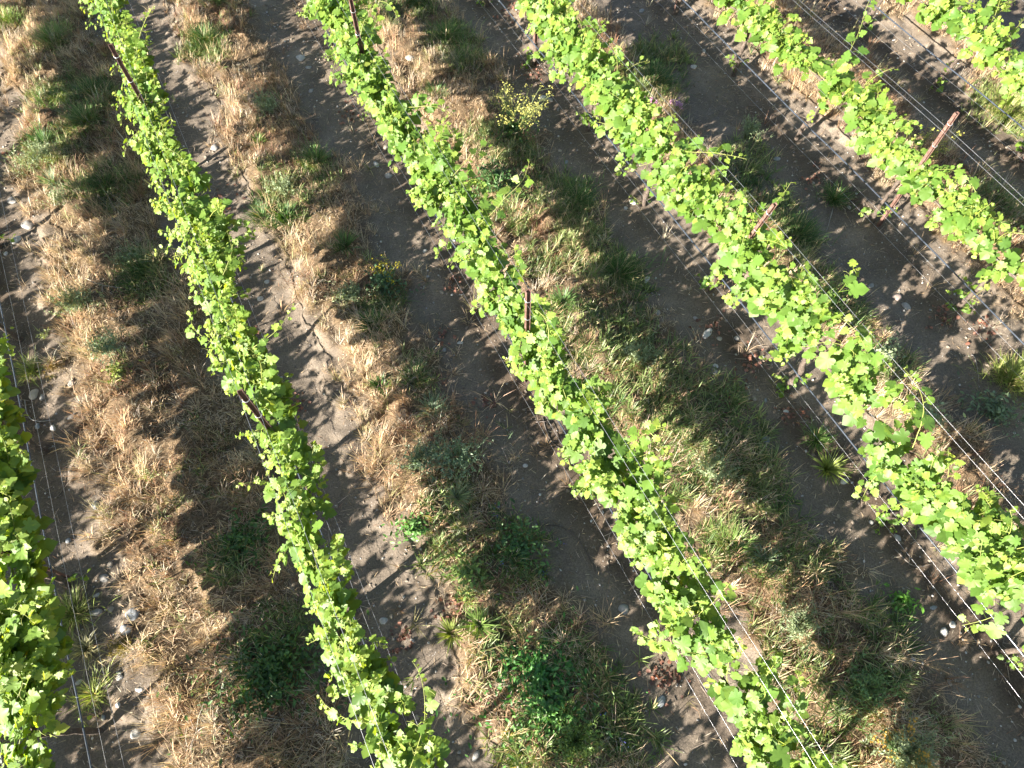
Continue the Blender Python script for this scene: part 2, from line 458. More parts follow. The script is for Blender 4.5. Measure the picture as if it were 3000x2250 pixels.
mb = MB()
LP = [(1030, 345, 40), (1515, 1066, 22), (2080, 960, 45), (2140, 1190, 60), (1170, 1870, 40), (2150, 1140, 40), (1340, 1790, 60), (40, 470, 25), (1560, 210, 40), (1490, 30, 35),
      (650, 600, 60), (720, 990, 40), (1950, 1990, 50), (2330, 860, 50), (2200, 1060, 40), (2380, 520, 30), (1300, 985, 25), (1430, 1180, 30), (2880, 960, 40), (1330, 830, 25), (2590, 470, 40), (870, 1190, 30), (2760, 930, 40), (2320, 1220, 40)]
for u, v, r in LP:
    n = int(r * 0.9); qx = R.normal(0, r * 0.55, (n, 2))
    pa = np.array([px_to_pa(u + dx, v + dy) for dx, dy in qx])
    c = np.array([0.19, 0.08, 0.05]) * R.uniform(0.35, 1.5, (n, 1)) + R.uniform(0, 0.05, (n, 1))
    ang = R.uniform(0, 6.283, n)
    add_leaves(mb, pts3(pa[:, 0], pa[:, 1], R.uniform(0.004, 0.03, n)), np.stack([np.cos(ang), np.sin(ang), R.normal(0, 0.3, n)], 1),
               np.stack([R.normal(0, 0.5, n), R.normal(0, 0.5, n), np.ones(n)], 1), R.uniform(0.02, 0.05, n), c, SMALL, 0, 0.5, 0.8, 0.1)
tag(mb.build('dead_leaves', M_STRAW), None, None, None, 'stuff')


ICO = {}


def stone_geo(mb, x, y, z, r, col, flat=0.55, seed=0, sub=2):
    if sub not in ICO:
        bm = bmesh.new(); bmesh.ops.create_icosphere(bm, subdivisions=sub, radius=1.0)
        ICO[sub] = (np.array([q.co[:] for q in bm.verts]), np.array([[w.index for w in t.verts] for t in bm.faces])); bm.free()
    v, f = ICO[sub]
    rg = np.random.default_rng(seed)
    ph = rg.uniform(0, 6, 6)
    d = 1 + 0.14 * np.sin(2.1 * v[:, 0] + ph[0]) + 0.12 * np.sin(2.7 * v[:, 1] + ph[1]) + 0.08 * np.sin(4.3 * (v[:, 2] + v[:, 0]) + ph[2])
    v = v * d[:, None] * np.array([1.0, rg.uniform(0.6, 0.9), flat])
    th = ph[3]; c, s = math.cos(th), math.sin(th)
    v = np.stack([v[:, 0] * c - v[:, 1] * s, v[:, 0] * s + v[:, 1] * c, v[:, 2]], 1)
    mb.add(v * r + np.array([x, y, z]), f, col)


mb = MB()
p, a = scatter(13000, m=120)
k = R.random(len(p)) < (1 - band(p, a)) * np.clip(2.4 * fbm(p * 1.4, a * 1.4, 81) - 0.6, 0.03, 1)
p, a = p[k], a[k]
G = pts3(p, a)
for q, (x, y, z) in enumerate(G):
    r = 0.005 + 0.015 * R.random() ** 2.5
    stone_geo(mb, x, y, z + r * 0.25, r, np.array([0.34, 0.325, 0.31]) * R.uniform(0.55, 1.5), 0.6, q, 1)
tag(mb.build('gravel', M_STONE), None, None, None, 'stuff')

mb = MB()                                                        # crumbs and clods of the bare soil
p, a = scatter(26000, m=120)
k = R.random(len(p)) < (1 - band(p, a)) * np.clip(2.6 * fbm(p * 1.1, a * 1.1, 85) - 0.75, 0.04, 1)
p, a = p[k], a[k]
G = pts3(p, a)
for q, (x, y, z) in enumerate(G):
    r = 0.006 + 0.022 * R.random() ** 3
    stone_geo(mb, x, y, z, r, np.array([0.19, 0.155, 0.122]) * R.uniform(0.55, 1.25), 0.7, q, 1)
tag(mb.build('soil_clods', M_STONE, None, False), None, None, None, 'stuff')

# ------------------------------------------------------------------ stones one can point to
WHT, GRY, BLU, TAN, PIN = (0.42, 0.405, 0.385), (0.27, 0.26, 0.25), (0.22, 0.235, 0.255), (0.31, 0.265, 0.215), (0.27, 0.215, 0.19)
STONES = [  # photo x, y, radius px, colour, label
    (879, 167, 15, WHT, 'large white stone on bare soil near the top of the second alley'),
    (905, 196, 9, GRY, 'small grey stone just below the large white stone by the second alley'),
    (36, 588, 13, GRY, 'pale grey round stone by the left edge, uppermost of three in the bare strip'),
    (77, 655, 17, GRY, 'flat oval grey stone in the left bare strip, middle of three'),
    (45, 698, 13, WHT, 'pale rounded stone in the left bare strip, lowest of three'),
    (307, 488, 13, TAN, 'flat tan stone lying in dry grass left of the second vine row'),
    (628, 432, 12, GRY, 'grey stone at the edge of dry grass right of the second vine row'),
    (1203, 181, 13, WHT, 'white stone lying alone in straw near the top of the third alley'),
    (1355, 88, 8, WHT, 'small white stone on bare soil left of the top of the fourth row'),
    (1588, 283, 11, WHT, 'bright white stone beside a grey one under the yellow flowered mustard'),
    (1608, 289, 11, GRY, 'grey stone touching the bright white stone near the yellow mustard plant'),
    (1102, 479, 12, WHT, 'flat whitish stone on dappled soil left of the third row canopy'),
    (1138, 513, 11, GRY, 'round grey stone half hidden at the left edge of the third row'),
    (1719, 574, 10, BLU, 'bluish stone in a small cluster on soil left of the fourth row'),
    (1701, 547, 9, WHT, 'pale stone at the top of the cluster left of the fourth row'),
    (1854, 592, 11, WHT, 'white stone under the wires beside a small sucker of the fourth row'),
    (1834, 610, 8, WHT, 'small white chip next to the stone under the fourth row wires'),
    (2072, 976, 19, WHT, 'large pale oval stone among red dead leaves below the rusty fourth row post'),
    (2108, 990, 8, TAN, 'small tan stone right of the large pale oval stone'),
    (2099, 1069, 9, WHT, 'white angular stone above a flat grey slab on shaded soil'),
    (2093, 1087, 13, GRY, 'flat grey slab stone beneath the white angular stone'),
    (2231, 1046, 9, WHT, 'pale stone close under the low wire of the fourth row'),
    (2303, 1207, 9, WHT, 'white oval pebble in deep shade left of the fourth row hose'),
    (2475, 1408, 12, WHT, 'bright round white stone beside the green rosette on bare soil'),
    (2244, 1288, 14, BLU, 'flat bluish stone half buried at the edge of the green mat'),
    (2554, 836, 10, GRY, 'oval grey stone on bare soil left of the fifth row wires'),
    (2658, 895, 14, GRY, 'flat grey stone in shadow beside the low wire of the fifth row'),
    (2628, 870, 13, PIN, 'pinkish flat stone next to the grey one left of the fifth row'),
    (1895, 818, 13, WHT, 'white oval stone on soil beside the dark green clump of the third alley'),
    (1927, 915, 11, GRY, 'round grey stone on shaded soil left of the fourth row'),
    (1346, 1001, 9, WHT, 'white stone on lit soil left of the third row post'),
    (93, 1150, 16, TAN, 'tan rounded stone with pebbles beside a cane at the left edge'),
    (149, 1250, 10, WHT, 'whitish stone on shaded soil, right of the leftmost row wires'),
    (106, 1245, 9, BLU, 'dark bluish stone left of the whitish stone by the leftmost wires'),
    (208, 1123, 10, GRY, 'grey stone near the dry grass edge in the left bare strip'),
    (208, 1216, 12, GRY, 'flat grey stone below another in the left bare strip'),
    (276, 1478, 14, BLU, 'bluish stone by the straw edge, above the first row post'),
    (780, 822, 10, WHT, 'white stone on soil just right of the second row canopy, upper of two'),
    (762, 872, 10, WHT, 'pale stone on soil just right of the second row canopy, lower of two'),
    (323, 1658, 9, TAN, 'small oval tan stone at the tip of a light streak by the first row post'),
    (307, 1694, 14, GRY, 'long grey stone below the light streak right of the first row post'),
    (278, 1794, 14, GRY, 'grey oval cobble right of the lone vine shoot by the first row'),
    (393, 1803, 19, BLU, 'largest blue grey cobble at the straw edge in the left bare strip'),
    (371, 1846, 18, BLU, 'blue grey cobble directly below the largest one by the straw'),
    (323, 1783, 9, TAN, 'small tan stone between two grey cobbles in the left strip'),
    (353, 1986, 10, WHT, 'white broken stone low in the left bare strip'),
    (414, 2022, 10, WHT, 'pale pointed stone low in the left strip by a reddish leaf'),
    (400, 2150, 15, WHT, 'long pale stone at the bottom of the left bare strip'),
    (1124, 1819, 14, WHT, 'pale round stone at the right edge of the second row near the bottom'),
    (1145, 1805, 7, TAN, 'little tan pebble just above the pale round stone by the second row'),
    (1827, 1783, 16, GRY, 'large pointed grey stone on soil left of the third row hose'),
    (1393, 2217, 13, GRY, 'grey stone at the bottom edge right of the second row'),
    (1938, 2052, 16, BLU, 'bluish grey stone at the right edge of the bottom green patch'),
    (1267, 2165, 8, WHT, 'small white stone in twigs by the second row at the bottom'),
    (2633, 1572, 11, GRY, 'grey stone on dark soil left of the fourth row wires at the right'),
    (2766, 1850, 12, WHT, 'pale round stone with gravel left of the fourth row at the lower right'),
    (2737, 1780, 10, BLU, 'bluish stone near the round green weed at the lower right'),
]
for q, (u, v, r, c, lab) in enumerate(STONES):
    x, y = px_to_xy(u, v, 0.02); p, a = px_to_pa(u, v, 0.02)
    rad = r / FPX * math.hypot(H, math.hypot(x, y)) * 1.0
    mb = MB(); rad *= 0.92; z = gz(p, a) + rad * 0.04
    stone_geo(mb, 0, 0, 0, rad, np.array(c) * R.uniform(0.85, 1.1), 0.42, 500 + q, 3)
    o = mb.build('stone', M_STONE); o.location = (x, y, z)
    tag(o, lab, 'stone', 'stones on the bare soil strips')

MINOR = [(910, 265), (14, 741), (1253, 806), (1294, 854), (1301, 1023), (1538, 1363), (2244, 1170), (2212, 1165), (59, 1073), (280, 1744), (194, 1581), (427, 1905), (231, 1997),
         (357, 2067), (350, 1970), (1222, 2101), (1208, 1875), (2556, 1529), (2651, 1936), (2782, 2002), (2063, 151), (2032, 194), (2276, 463), (2384, 536), (2490, 603),
         (2511, 206), (1880, 32), (1206, 2031), (2040, 930), (1244, 732), (1737, 583), (90, 1100), (120, 1160), (300, 2100), (1330, 700), (1640, 440), (2160, 990), (2795, 1830),
         (1660, 470), (1130, 430)]
for q, (u, v) in enumerate(MINOR):
    x, y = px_to_xy(u, v, 0.02); p, a = px_to_pa(u, v, 0.02)
    rad = R.uniform(6, 9) / FPX * math.hypot(H, math.hypot(x, y))
    mb = MB(); stone_geo(mb, 0, 0, 0, rad, np.array([GRY, WHT, BLU, TAN][q % 4]) * R.uniform(0.8, 1.1), 0.55, 900 + q, 2)
    o = mb.build('pebble', M_STONE); o.location = (x, y, gz(p, a) + rad * 0.08)
    tag(o, 'small pebble lying loose on the bare soil under the vine rows', 'pebble', 'small pebbles on the soil')


# ------------------------------------------------------------------ posts
def make_post(pb, ab, pt, at, height, label):
    x, y = xy(pb, ab); x2, y2 = xy(pt, at)
    z0 = gz(pb, ab)
    root = empty('steel_post', x, y, z0, label, 'post', 'rusty steel trellis posts')
    ax = unit(np.array([x2 - x, y2 - y, height]))
    d = unit(np.array([D[0], D[1], 0.0]) - ax * (D @ ax[:2])); w = np.cross(ax, d)
    # U channel, open along the row, with a row of punched notches on the web edges
    W, Dp, t = 0.023, 0.032, 0.005
    prof = np.array([(-W, 0), (W, 0), (W, Dp), (W - t, Dp), (W - t, t), (-W + t, t), (-W + t, Dp), (-W, Dp)])
    hs = np.linspace(-0.25, height, 40); m = len(prof); v = []
    for h in hs:
        j = R.normal(0, 0.0006)
        v.append(np.array([ax * h + w * (px + j) - d * (py - 0.017) for px, py in prof]))
    v = np.concatenate(v)
    i = np.arange(len(hs) - 1)[:, None] * m; k = np.arange(m)[None]; k2 = (k + 1) % m
    f = np.stack([i + k, i + k2, i + m + k2, i + m + k], -1).reshape(-1, 4)
    e = (len(hs) - 1) * m
    mb = MB(); mb.add(v, [f, np.array([[e, e + 1, e + 4, e + 5], [e + 1, e + 2, e + 3, e + 4], [e + 5, e + 6, e + 7, e]])])
    for h in np.arange(0.3, height - 0.05, 0.10):                # hooked lugs pressed out of the flanges
        for s in (-1, 1):
            c0 = ax * h + w * s * (W + 0.002) + d * 0.008
            b = np.array([c0 + ax * dz + w * s * dw + d * dd for dz in (-0.009, 0.009) for dw in (-0.004, 0.006) for dd in (-0.006, 0.006)])
            mb.add(b, np.array([[0, 1, 3, 2], [4, 6, 7, 5], [0, 4, 5, 1], [2, 3, 7, 6], [0, 2, 6, 4], [1, 5, 7, 3]]))
    mb.build('channel', M_RUST, root, False)
    for h in (height - 0.13, height - 0.42, 0.78):
        th = np.linspace(0, 2 * np.pi, 13)
        ring = np.array([ax * (h + 0.012 * math.sin(q)) + w * 0.031 * math.cos(q) + d * 0.028 * math.sin(q) for q in th])
        mb = MB(); add_tube(mb, ring, 0.0024, 5); mb.build('wire_clip', M_CLIP, root)
    return root


make_post(-3.11, 3.2, -3.11, 3.2, 1.66, 'rusty post whose foot shows under the leftmost vine row')
make_post(-0.76, 3.24, -0.80, 3.29, 1.71, 'near black backlit post with wire ties leaning over the second row')
make_post(-0.80, 7.86, -0.84, 8.19, 1.71, 'long dark backlit post standing out of the second row near the top left')
make_post(1.76, 3.12, 1.74, 3.11, 1.71, 'reddish brown post rising from the middle of the third row')
make_post(1.80, 7.66, 1.81, 7.67, 1.71, 'dark post in the third row cut by the top edge')
make_post(4.28, 3.22, 4.30, 2.95, 1.71, 'rusty post with punched holes standing clear right of the fourth row')
make_post(4.27, 7.67, 4.27, 7.67, 1.66, 'post foot visible below the fourth row leaves near the top')
make_post(6.68, 3.08, 6.70, 3.09, 1.72, 'tall bare rusty post, longest in sight, standing out of the fifth row')
make_post(6.76, 7.78, 6.76, 7.78, 1.66, 'dark post foot in the fifth row at the top edge')
make_post(9.09, 3.07, 9.09, 3.07, 1.68, 'reddish post at the right edge in the top right row')

# ------------------------------------------------------------------ wires and hoses
ROWN = ['leftmost row', 'second row from left', 'third row from left', 'fourth row from left', 'fifth row from left', 'top right corner row']


def make_line(name, p, dp, z, rad, mat, label, cat, group, sag=0.02, sides=6, wob=0.0):
    al = np.arange(-5, 15.01, 0.25)
    ph = (al - 3.2) / 4.5
    s = (np.sin(np.pi * (ph - np.floor(ph)))) ** 2 * sag
    pp = p + dp + wob * (fbm(al * 1.3, al * 0 + z * 7 + p, 91) - 0.5)
    x, y = xy(pp, al)
    zz = z - s + wob * 0.8 * (fbm(al * 1.1, al * 0 + z * 9 + p, 92) - 0.5)
    mb = MB(); add_tube(mb, np.stack([x, y, zz], 1), rad, sides)
    o = mb.build(name, mat, None, True, (x[40], y[40], zz[40]))
    return tag(o, label, cat, group)


for r, (P, nm) in enumerate(zip(ROWS, ROWN)):
    G1 = 'steel wires of the trellis'
    make_line('trellis_wire', P, -0.05, 1.52, 0.0013, M_WIRE, 'thin upper foliage wire of the ' + nm + ', left one of the pair', 'wire', G1, 0.02)
    make_line('trellis_wire', P, 0.055, 1.50, 0.0013, M_WIRE, 'thin upper foliage wire of the ' + nm + ', right one of the pair', 'wire', G1, 0.03)
    make_line('trellis_wire', P, 0.0, 0.83, 0.0013, M_WIRE, 'fruiting wire inside the leaves of the ' + nm, 'wire', G1, 0.01)
    sg = 1 if r < 2 else -1
    make_line('trellis_wire', P, 0.10 * sg, 0.27, 0.0013, M_WIRE, 'low slack wire closest to the hose of the ' + nm, 'wire', G1, 0.02)
    make_line('trellis_wire', P, 0.17 * sg, 0.14, 0.0013, M_WIRE, 'lowest slack wire, farthest from the hose of the ' + nm, 'wire', G1, 0.02)
    h = make_line('irrigation_hose', P, 0.0 + 0.03 * sg, 0.36, 0.0085, M_HOSE, 'shiny black drip hose slung below the ' + nm, 'hose', 'drip hoses', 0.025, 8, 0.02)
    ox, oy, oz = h.location
    for a in np.arange(-1.0, 9.0, 0.75):                          # wire hangers clipped round the hose
        if in_view(P, a, 60):
            x, y = xy(P + 0.03 * sg, a)
            ph = (a - 3.2) / 4.5
            z = 0.36 - math.sin(math.pi * (ph - math.floor(ph))) ** 2 * 0.025
            mb = MB(); add_tube(mb, [(x - ox, y - oy, z - oz - 0.013), (x - ox + 0.012, y - oy, z - oz), (x - ox, y - oy, z - oz + 0.016), (x - ox - 0.012, y - oy, z - oz), (x - ox, y - oy, z - oz - 0.013)], 0.0022, 4)
            mb.build('hose_clip', M_CLIP, h)


# ------------------------------------------------------------------ grapevines
UP = np.array([0, 0, 1.0]); NX = np.array([N[0], N[1], 0]); DX = np.array([D[0], D[1], 0])


def grow(start, direction, length, steps, curl, droop, rng, centre=None, pull=0.0):
    p = np.array(start, float); d = unit(direction); pts = [p.copy()]; st = length / steps
    bend = rng.normal(0, curl, 3)
    for k in range(steps):
        d = unit(d + bend * (k + 1) / steps + rng.normal(0, curl * 0.5, 3) - UP * droop * (k + 1) / steps)
        if centre is not None:
            off = (p @ NX) - centre
            d = unit(d - NX * off * pull)
        p = p + d * st; pts.append(p.copy())
    return np.array(pts)


LCOL = [np.array([0.068, 0.142, 0.024]), np.array([0.118, 0.205, 0.032]), np.array([0.195, 0.270, 0.042]), np.array([0.27, 0.29, 0.055])]


LS, YS = 1.0, 0.0                          # leaf size and yellowness of the row being built


def shoot_leaves(pts, rng, first, last, size0, step, acc, centre):
    """leaves down one shoot: alternate sides, big at the base, small and yellow at the tip"""
    seg = np.linalg.norm(np.diff(pts, axis=0), axis=1); s = np.concatenate([[0], np.cumsum(seg)]); L = s[-1]
    q = first; side = rng.choice([-1, 1])
    while q < last * L:
        pos = np.array([np.interp(q, s, pts[:, c]) for c in range(3)])
        f = q / L
        t = unit(np.array([np.interp(min(q + 0.02, L), s, pts[:, c]) for c in range(3)]) - pos + 1e-6)
        az = rng.uniform(0, 2 * np.pi)
        lat = unit(np.cross(t, np.array([math.cos(az), math.sin(az), 0.2]))) * side
        size = LS * size0 * (1.18 if rng.random() < 0.2 else 1.0) * (1.0 - 0.72 * f ** 1.4) * rng.uniform(0.6, 1.25)
        outw = np.sign((pos @ NX) - centre + rng.normal(0, 0.08))
        pet = unit(lat + UP * rng.uniform(-0.1, 0.6) + NX * outw * 0.4) * size * rng.uniform(0.5, 1.0)
        nrm = UP * 0.75 + SUN * 0.55 + NX * outw * 0.35 + rng.normal(0, 0.42, 3)
        axis = pet + NX * outw * 0.03 - UP * rng.uniform(0, 0.08)
        yv = np.clip(f * 1.5 + YS + rng.normal(0, 0.4), 0, 2.6)
        k = int(yv); c = LCOL[k] * (1 - (yv - k)) + LCOL[k + 1] * (yv - k)
        acc.append((pos + pet, axis, nrm, size, c * rng.uniform(0.8, 1.2), f, pos))
        side = -side; q += step * rng.uniform(0.7, 1.3) * (1 - 0.45 * f)


def flush(mb, acc, rng):
    if not acc: return
    pos = np.array([t[0] for t in acc]); ax = np.array([t[1] for t in acc]); nr = np.array([t[2] for t in acc])
    sz = np.array([t[3] for t in acc]); cl = np.array([t[4] for t in acc]); root = np.array([t[6] for t in acc])
    big = sz > 0.055; sel = rng.random(len(acc)) < 0.78
    add_leaves(mb, pos[big & sel], ax[big & sel], nr[big & sel], sz[big & sel], cl[big & sel], OUT, 0, 0.22, 0.28, 0.025)
    k = big & ~sel; add_leaves(mb, pos[k], ax[k], nr[k], sz[k], cl[k], SOFT, 0, 0.16, 0.35, 0.03)
    k = ~big; add_leaves(mb, pos[k], ax[k], nr[k], sz[k], cl[k], SMALL, 0, 0.45, 0.2, 0.05)
    # petioles: thin strips from the cane to the blade
    n = len(acc); w = unit(np.cross(pos - root, UP + rng.normal(0, 0.3, (n, 3)))) * 0.0016
    v = np.stack([root - w, root + w, pos + w, pos - w], 1).reshape(-1, 3)
    mb.add(v, (np.arange(n) * 4)[:, None] + np.arange(4)[None], np.repeat(cl * np.array([1.2, 1.05, 0.8]), 4, 0), 1)


STEMC = np.array([0.22, 0.24, 0.06])


def add_cane(mb, pts, r0, r1, rng, mat=1):
    add_tube(mb, pts, np.linspace(r0, r1, len(pts)), 4, STEMC * rng.uniform(0.7, 1.15), mat, cap=False)


def tendril(mb, p, d, rng):
    th = np.linspace(0, rng.uniform(2.5, 6), 9); r = np.linspace(0.06, 0.012, 9)
    side = unit(np.cross(d, rng.normal(0, 1, 3)))
    pts = p + np.cumsum(d * 0.006 + (np.cos(th)[:, None] * d + np.sin(th)[:, None] * side) * r[:, None] * 0.28, 0)
    add_tube(mb, pts, 0.0016, 3, STEMC * 1.1, 1, cap=False)


def make_vine(P, A, label, vigor, dens, seed, hang, sucker, stray, hwid=1.0):
    rng = np.random.default_rng(seed)
    x, y = xy(P, A); z0 = gz(P, A)
    root = empty('grapevine', x, y, z0, label, 'grapevine', 'grapevines trained along the trellis rows')
    O = np.array([x, y, z0])
    lo = lambda pts: np.asarray(pts) - O
    # trunk
    n = 12; h = np.linspace(-0.06, 0.80, n)
    off = np.cumsum(rng.normal(0, 0.011, (n, 2)), 0) + np.outer(np.linspace(0, 1, n), rng.normal(0, 0.04, 2))
    tr = np.stack([off[:, 0], off[:, 1], h], 1)
    rad = 0.029 * (1 - 0.35 * np.linspace(0, 1, n)) * rng.uniform(0.85, 1.25, n) * rng.uniform(0.8, 1.2); rad[-2:] *= 1.3
    mb = MB(); add_tube(mb, tr, rad, 9, (1, 1, 1), 0, 0.35); mb.build('trunk', M_BARK, root)
    # cordon, both arms
    u = np.linspace(-0.74, 0.74, 19)
    ph = rng.uniform(0, 6, 4)
    cd = tr[-1] + DX * u[:, None] + NX * (0.014 * np.sin(u * 7 + ph[0]))[:, None] + UP * (0.02 * np.sin(u * 6 + ph[1]) - 0.03 * np.exp(-(u / 0.12) ** 2))[:, None]
    mb = MB(); add_tube(mb, cd, 0.019 - 0.011 * np.abs(u), 7, (1, 1, 1), 0, 0.35); mb.build('cordon', M_BARK, root)
    # the mass of shoots and leaves
    mb = MB(); acc = []
    cen = (O @ NX) * 0.0
    for _ in range(int(28 * dens)):
        t = rng.uniform(-0.84, 0.84)
        s = tr[-1] + DX * t + UP * rng.uniform(-0.01, 0.03)
        d = UP + NX * rng.normal(0, 0.65 * hwid) + DX * rng.normal(0, 0.4)
        L = np.clip(rng.normal(0.44, 0.11), 0.2, 0.75) * vigor
        pts = grow(s, d, L, 8, 0.16, 0.10, rng, 0.0, 0.9 / hwid)
        add_cane(mb, pts, 0.0042, 0.0018, rng)
        shoot_leaves(pts, rng, 0.02, 1.0, 0.112 * (0.85 + 0.15 * vigor), 0.037, acc, 0.0)
        if rng.random() < 0.5: tendril(mb, pts[-2], unit(pts[-1] - pts[-2]), rng)
        if rng.random() < 0.35: tendril(mb, pts[-4], unit(NX * rng.normal() + UP * 0.5), rng)
    # short laterals filling the fruit zone
    for _ in range(int(20 * dens)):
        s = tr[-1] + DX * rng.uniform(-0.82, 0.82)
        d = NX * rng.choice([-1, 1]) + UP * rng.uniform(-0.15, 0.8) + DX * rng.normal(0, 0.5)
        pts = grow(s, d, rng.uniform(0.12, 0.26), 5, 0.2, 0.15, rng)
        add_cane(mb, pts, 0.003, 0.0015, rng)
        shoot_leaves(pts, rng, 0.05, 1.0, 0.122, 0.040, acc, 0.0)
    flush(mb, acc, rng)
    mb.build('foliage', [M_LEAF, M_STEM], root)
    # long stray shoots, each a part
    for q in range(stray):
        mb = MB(); acc = []
        s = tr[-1] + DX * rng.uniform(-0.7, 0.7) + UP * rng.uniform(0.1, 0.4)
        d = UP * rng.uniform(0.4, 1.0) + NX * rng.normal(0.3, 0.6) + DX * rng.normal(0, 0.6)
        pts = grow(s, d, rng.uniform(0.5, 0.95), 12, 0.13, 0.06, rng)
        add_cane(mb, pts, 0.0042, 0.0016, rng)
        shoot_leaves(pts, rng, 0.08, 1.0, 0.105, 0.070, acc, 0.0)
        for _ in range(3): tendril(mb, pts[rng.integers(4, 12)], unit(rng.normal(0, 1, 3) + UP * 0.4), rng)
        flush(mb, acc, rng); mb.build('shoot', [M_LEAF, M_STEM], root)
    for q in range(hang):                                         # shoots that flop out over the bare strip
        mb = MB(); acc = []
        s = tr[-1] + DX * rng.uniform(-0.6, 0.6)
        d = NX * -rng.uniform(0.6, 1.1) + DX * rng.normal(0, 0.4) + UP * rng.uniform(-0.5, 0.2)
        pts = grow(s, d, rng.uniform(0.35, 0.55), 8, 0.14, 0.20, rng)
        add_cane(mb, pts, 0.004, 0.0018, rng)
        shoot_leaves(pts, rng, 0.06, 1.0, 0.11, 0.055, acc, 0.0)
        flush(mb, acc, rng); mb.build('drooping_shoot', [M_LEAF, M_STEM], root)
    if sucker:                                                    # water shoots low on the trunk
        mb = MB(); acc = []
        for _ in range(sucker):
            s = tr[rng.integers(1, 5)]
            d = NX * rng.normal(-0.3, 0.8) + DX * rng.normal(0, 0.8) + UP * rng.uniform(0.2, 0.9)
            pts = grow(s, d, rng.uniform(0.12, 0.28), 5, 0.2, 0.1, rng)
            add_cane(mb, pts, 0.003, 0.0014, rng)
            shoot_leaves(pts, rng, 0.04, 1.0, 0.062, 0.038, acc, 0.0)
        flush(mb, acc, rng); mb.build('basal_leaves', [M_LEAF, M_STEM], root)
    return root


ORD = ['lowest', 'second', 'third', 'fourth', 'fifth', 'sixth', 'seventh', 'eighth', 'ninth', 'tenth', 'eleventh']
LOOK = {0: 'backlit dark and yellow green grapevine', 1: 'small leaved bright grapevine', 2: 'dense light green grapevine', 3: 'broad leaved open grapevine',
        4: 'sparse sunlit grapevine', 5: 'yellowish sunlit grapevine'}
# vines of each row that the photo shows, by their place along the row
VINES = {0: [0.2, 1.7, 3.2, 4.7], 1: [0.2, 1.7, 3.2, 4.7, 6.2, 7.7, 9.2, 10.7], 2: [-1.3, 0.2, 1.7, 3.2, 4.7, 6.2, 7.7, 9.2],
         3: [-1.3, 0.2, 1.7, 3.2, 4.7, 6.2, 7.7], 4: [0.2, 1.7, 3.2, 4.7, 6.2], 5: [3.2, 4.7]}
FORM = {0: dict(vigor=1.1, dens=1.25, hwid=1.05), 1: dict(vigor=0.95, dens=1.2, hwid=1.0), 2: dict(vigor=1.12, dens=1.02, hwid=1.3),
        3: dict(vigor=1.02, dens=0.92, hwid=1.3), 4: dict(vigor=0.9, dens=0.95, hwid=1.1), 5: dict(vigor=1.0, dens=1.1, hwid=1.2)}
MADE = {r: [] for r in VINES}
for r, lst in VINES.items():
    for q, A in enumerate(lst):
        lab = f"{LOOK[r]}, {ORD[q]} plant from bottom of the {ROWN[r]}".replace('lowest plant from bottom', 'lowest plant')
        sd = r * 100 + q
        g = np.random.default_rng(sd + 5000)
        f = FORM[r]
        LS = [1.12, 0.88, 1.0, 1.14, 1.08, 1.08][r]; YS = [0.5, 0.45, 0.15, 0.15, 0.3, 0.4][r]
        vn = make_vine(ROWS[r], A + g.normal(0, 0.03), lab, f['vigor'] * g.uniform(0.9, 1.1), f['dens'] * g.uniform(0.9, 1.2), sd,
                  int(g.integers(0, 3)) if r in (1, 2, 3) else (0 if r == 0 else int(g.integers(0, 2))), int(g.integers(0, 7)) if r in (2, 3, 4, 5) else int(g.integers(0, 4)), int(g.integers(1, 4)), f['hwid'])
        MADE[r].append(vn)


# vines just outside the picture: they stand there in the vineyard and shade the ground in view
def copy_tree(o, loc):
    c = o.copy(); COL.objects.link(c); c.location = loc
    for ch in o.children:
        k = ch.copy(); COL.objects.link(k); k.parent = c
    return c


OFF = [(0, A) for A in (-1.3, 6.2, 7.7, 9.2, 10.7, 12.2)] + [(1, -1.3), (1, 12.2), (2, -2.8), (2, 10.7), (3, -2.8), (3, 9.2), (4, -1.3), (4, 7.7), (5, 1.7), (5, 6.2)] + [(-1, A) for A in (0.2, 1.7, 3.2, 4.7, 6.2, 7.7, 9.2, 10.7)]
for q, (r, A) in enumerate(OFF):
    P = ROWS[r] if r >= 0 else -5.55
    src = MADE[max(r, 0)][q % len(MADE[max(r, 0)])]
    x, y = xy(P, A)
    c = copy_tree(src, (x, y, gz(P, A)))
    c['label'] = 'grapevine just past the edge of the photo, continuing a row and shading the ground'
    c['group'] = 'grapevines past the edge of the photo'

# ------------------------------------------------------------------ weeds one can point to
def ang(n): return R.uniform(0, 2 * np.pi, n)


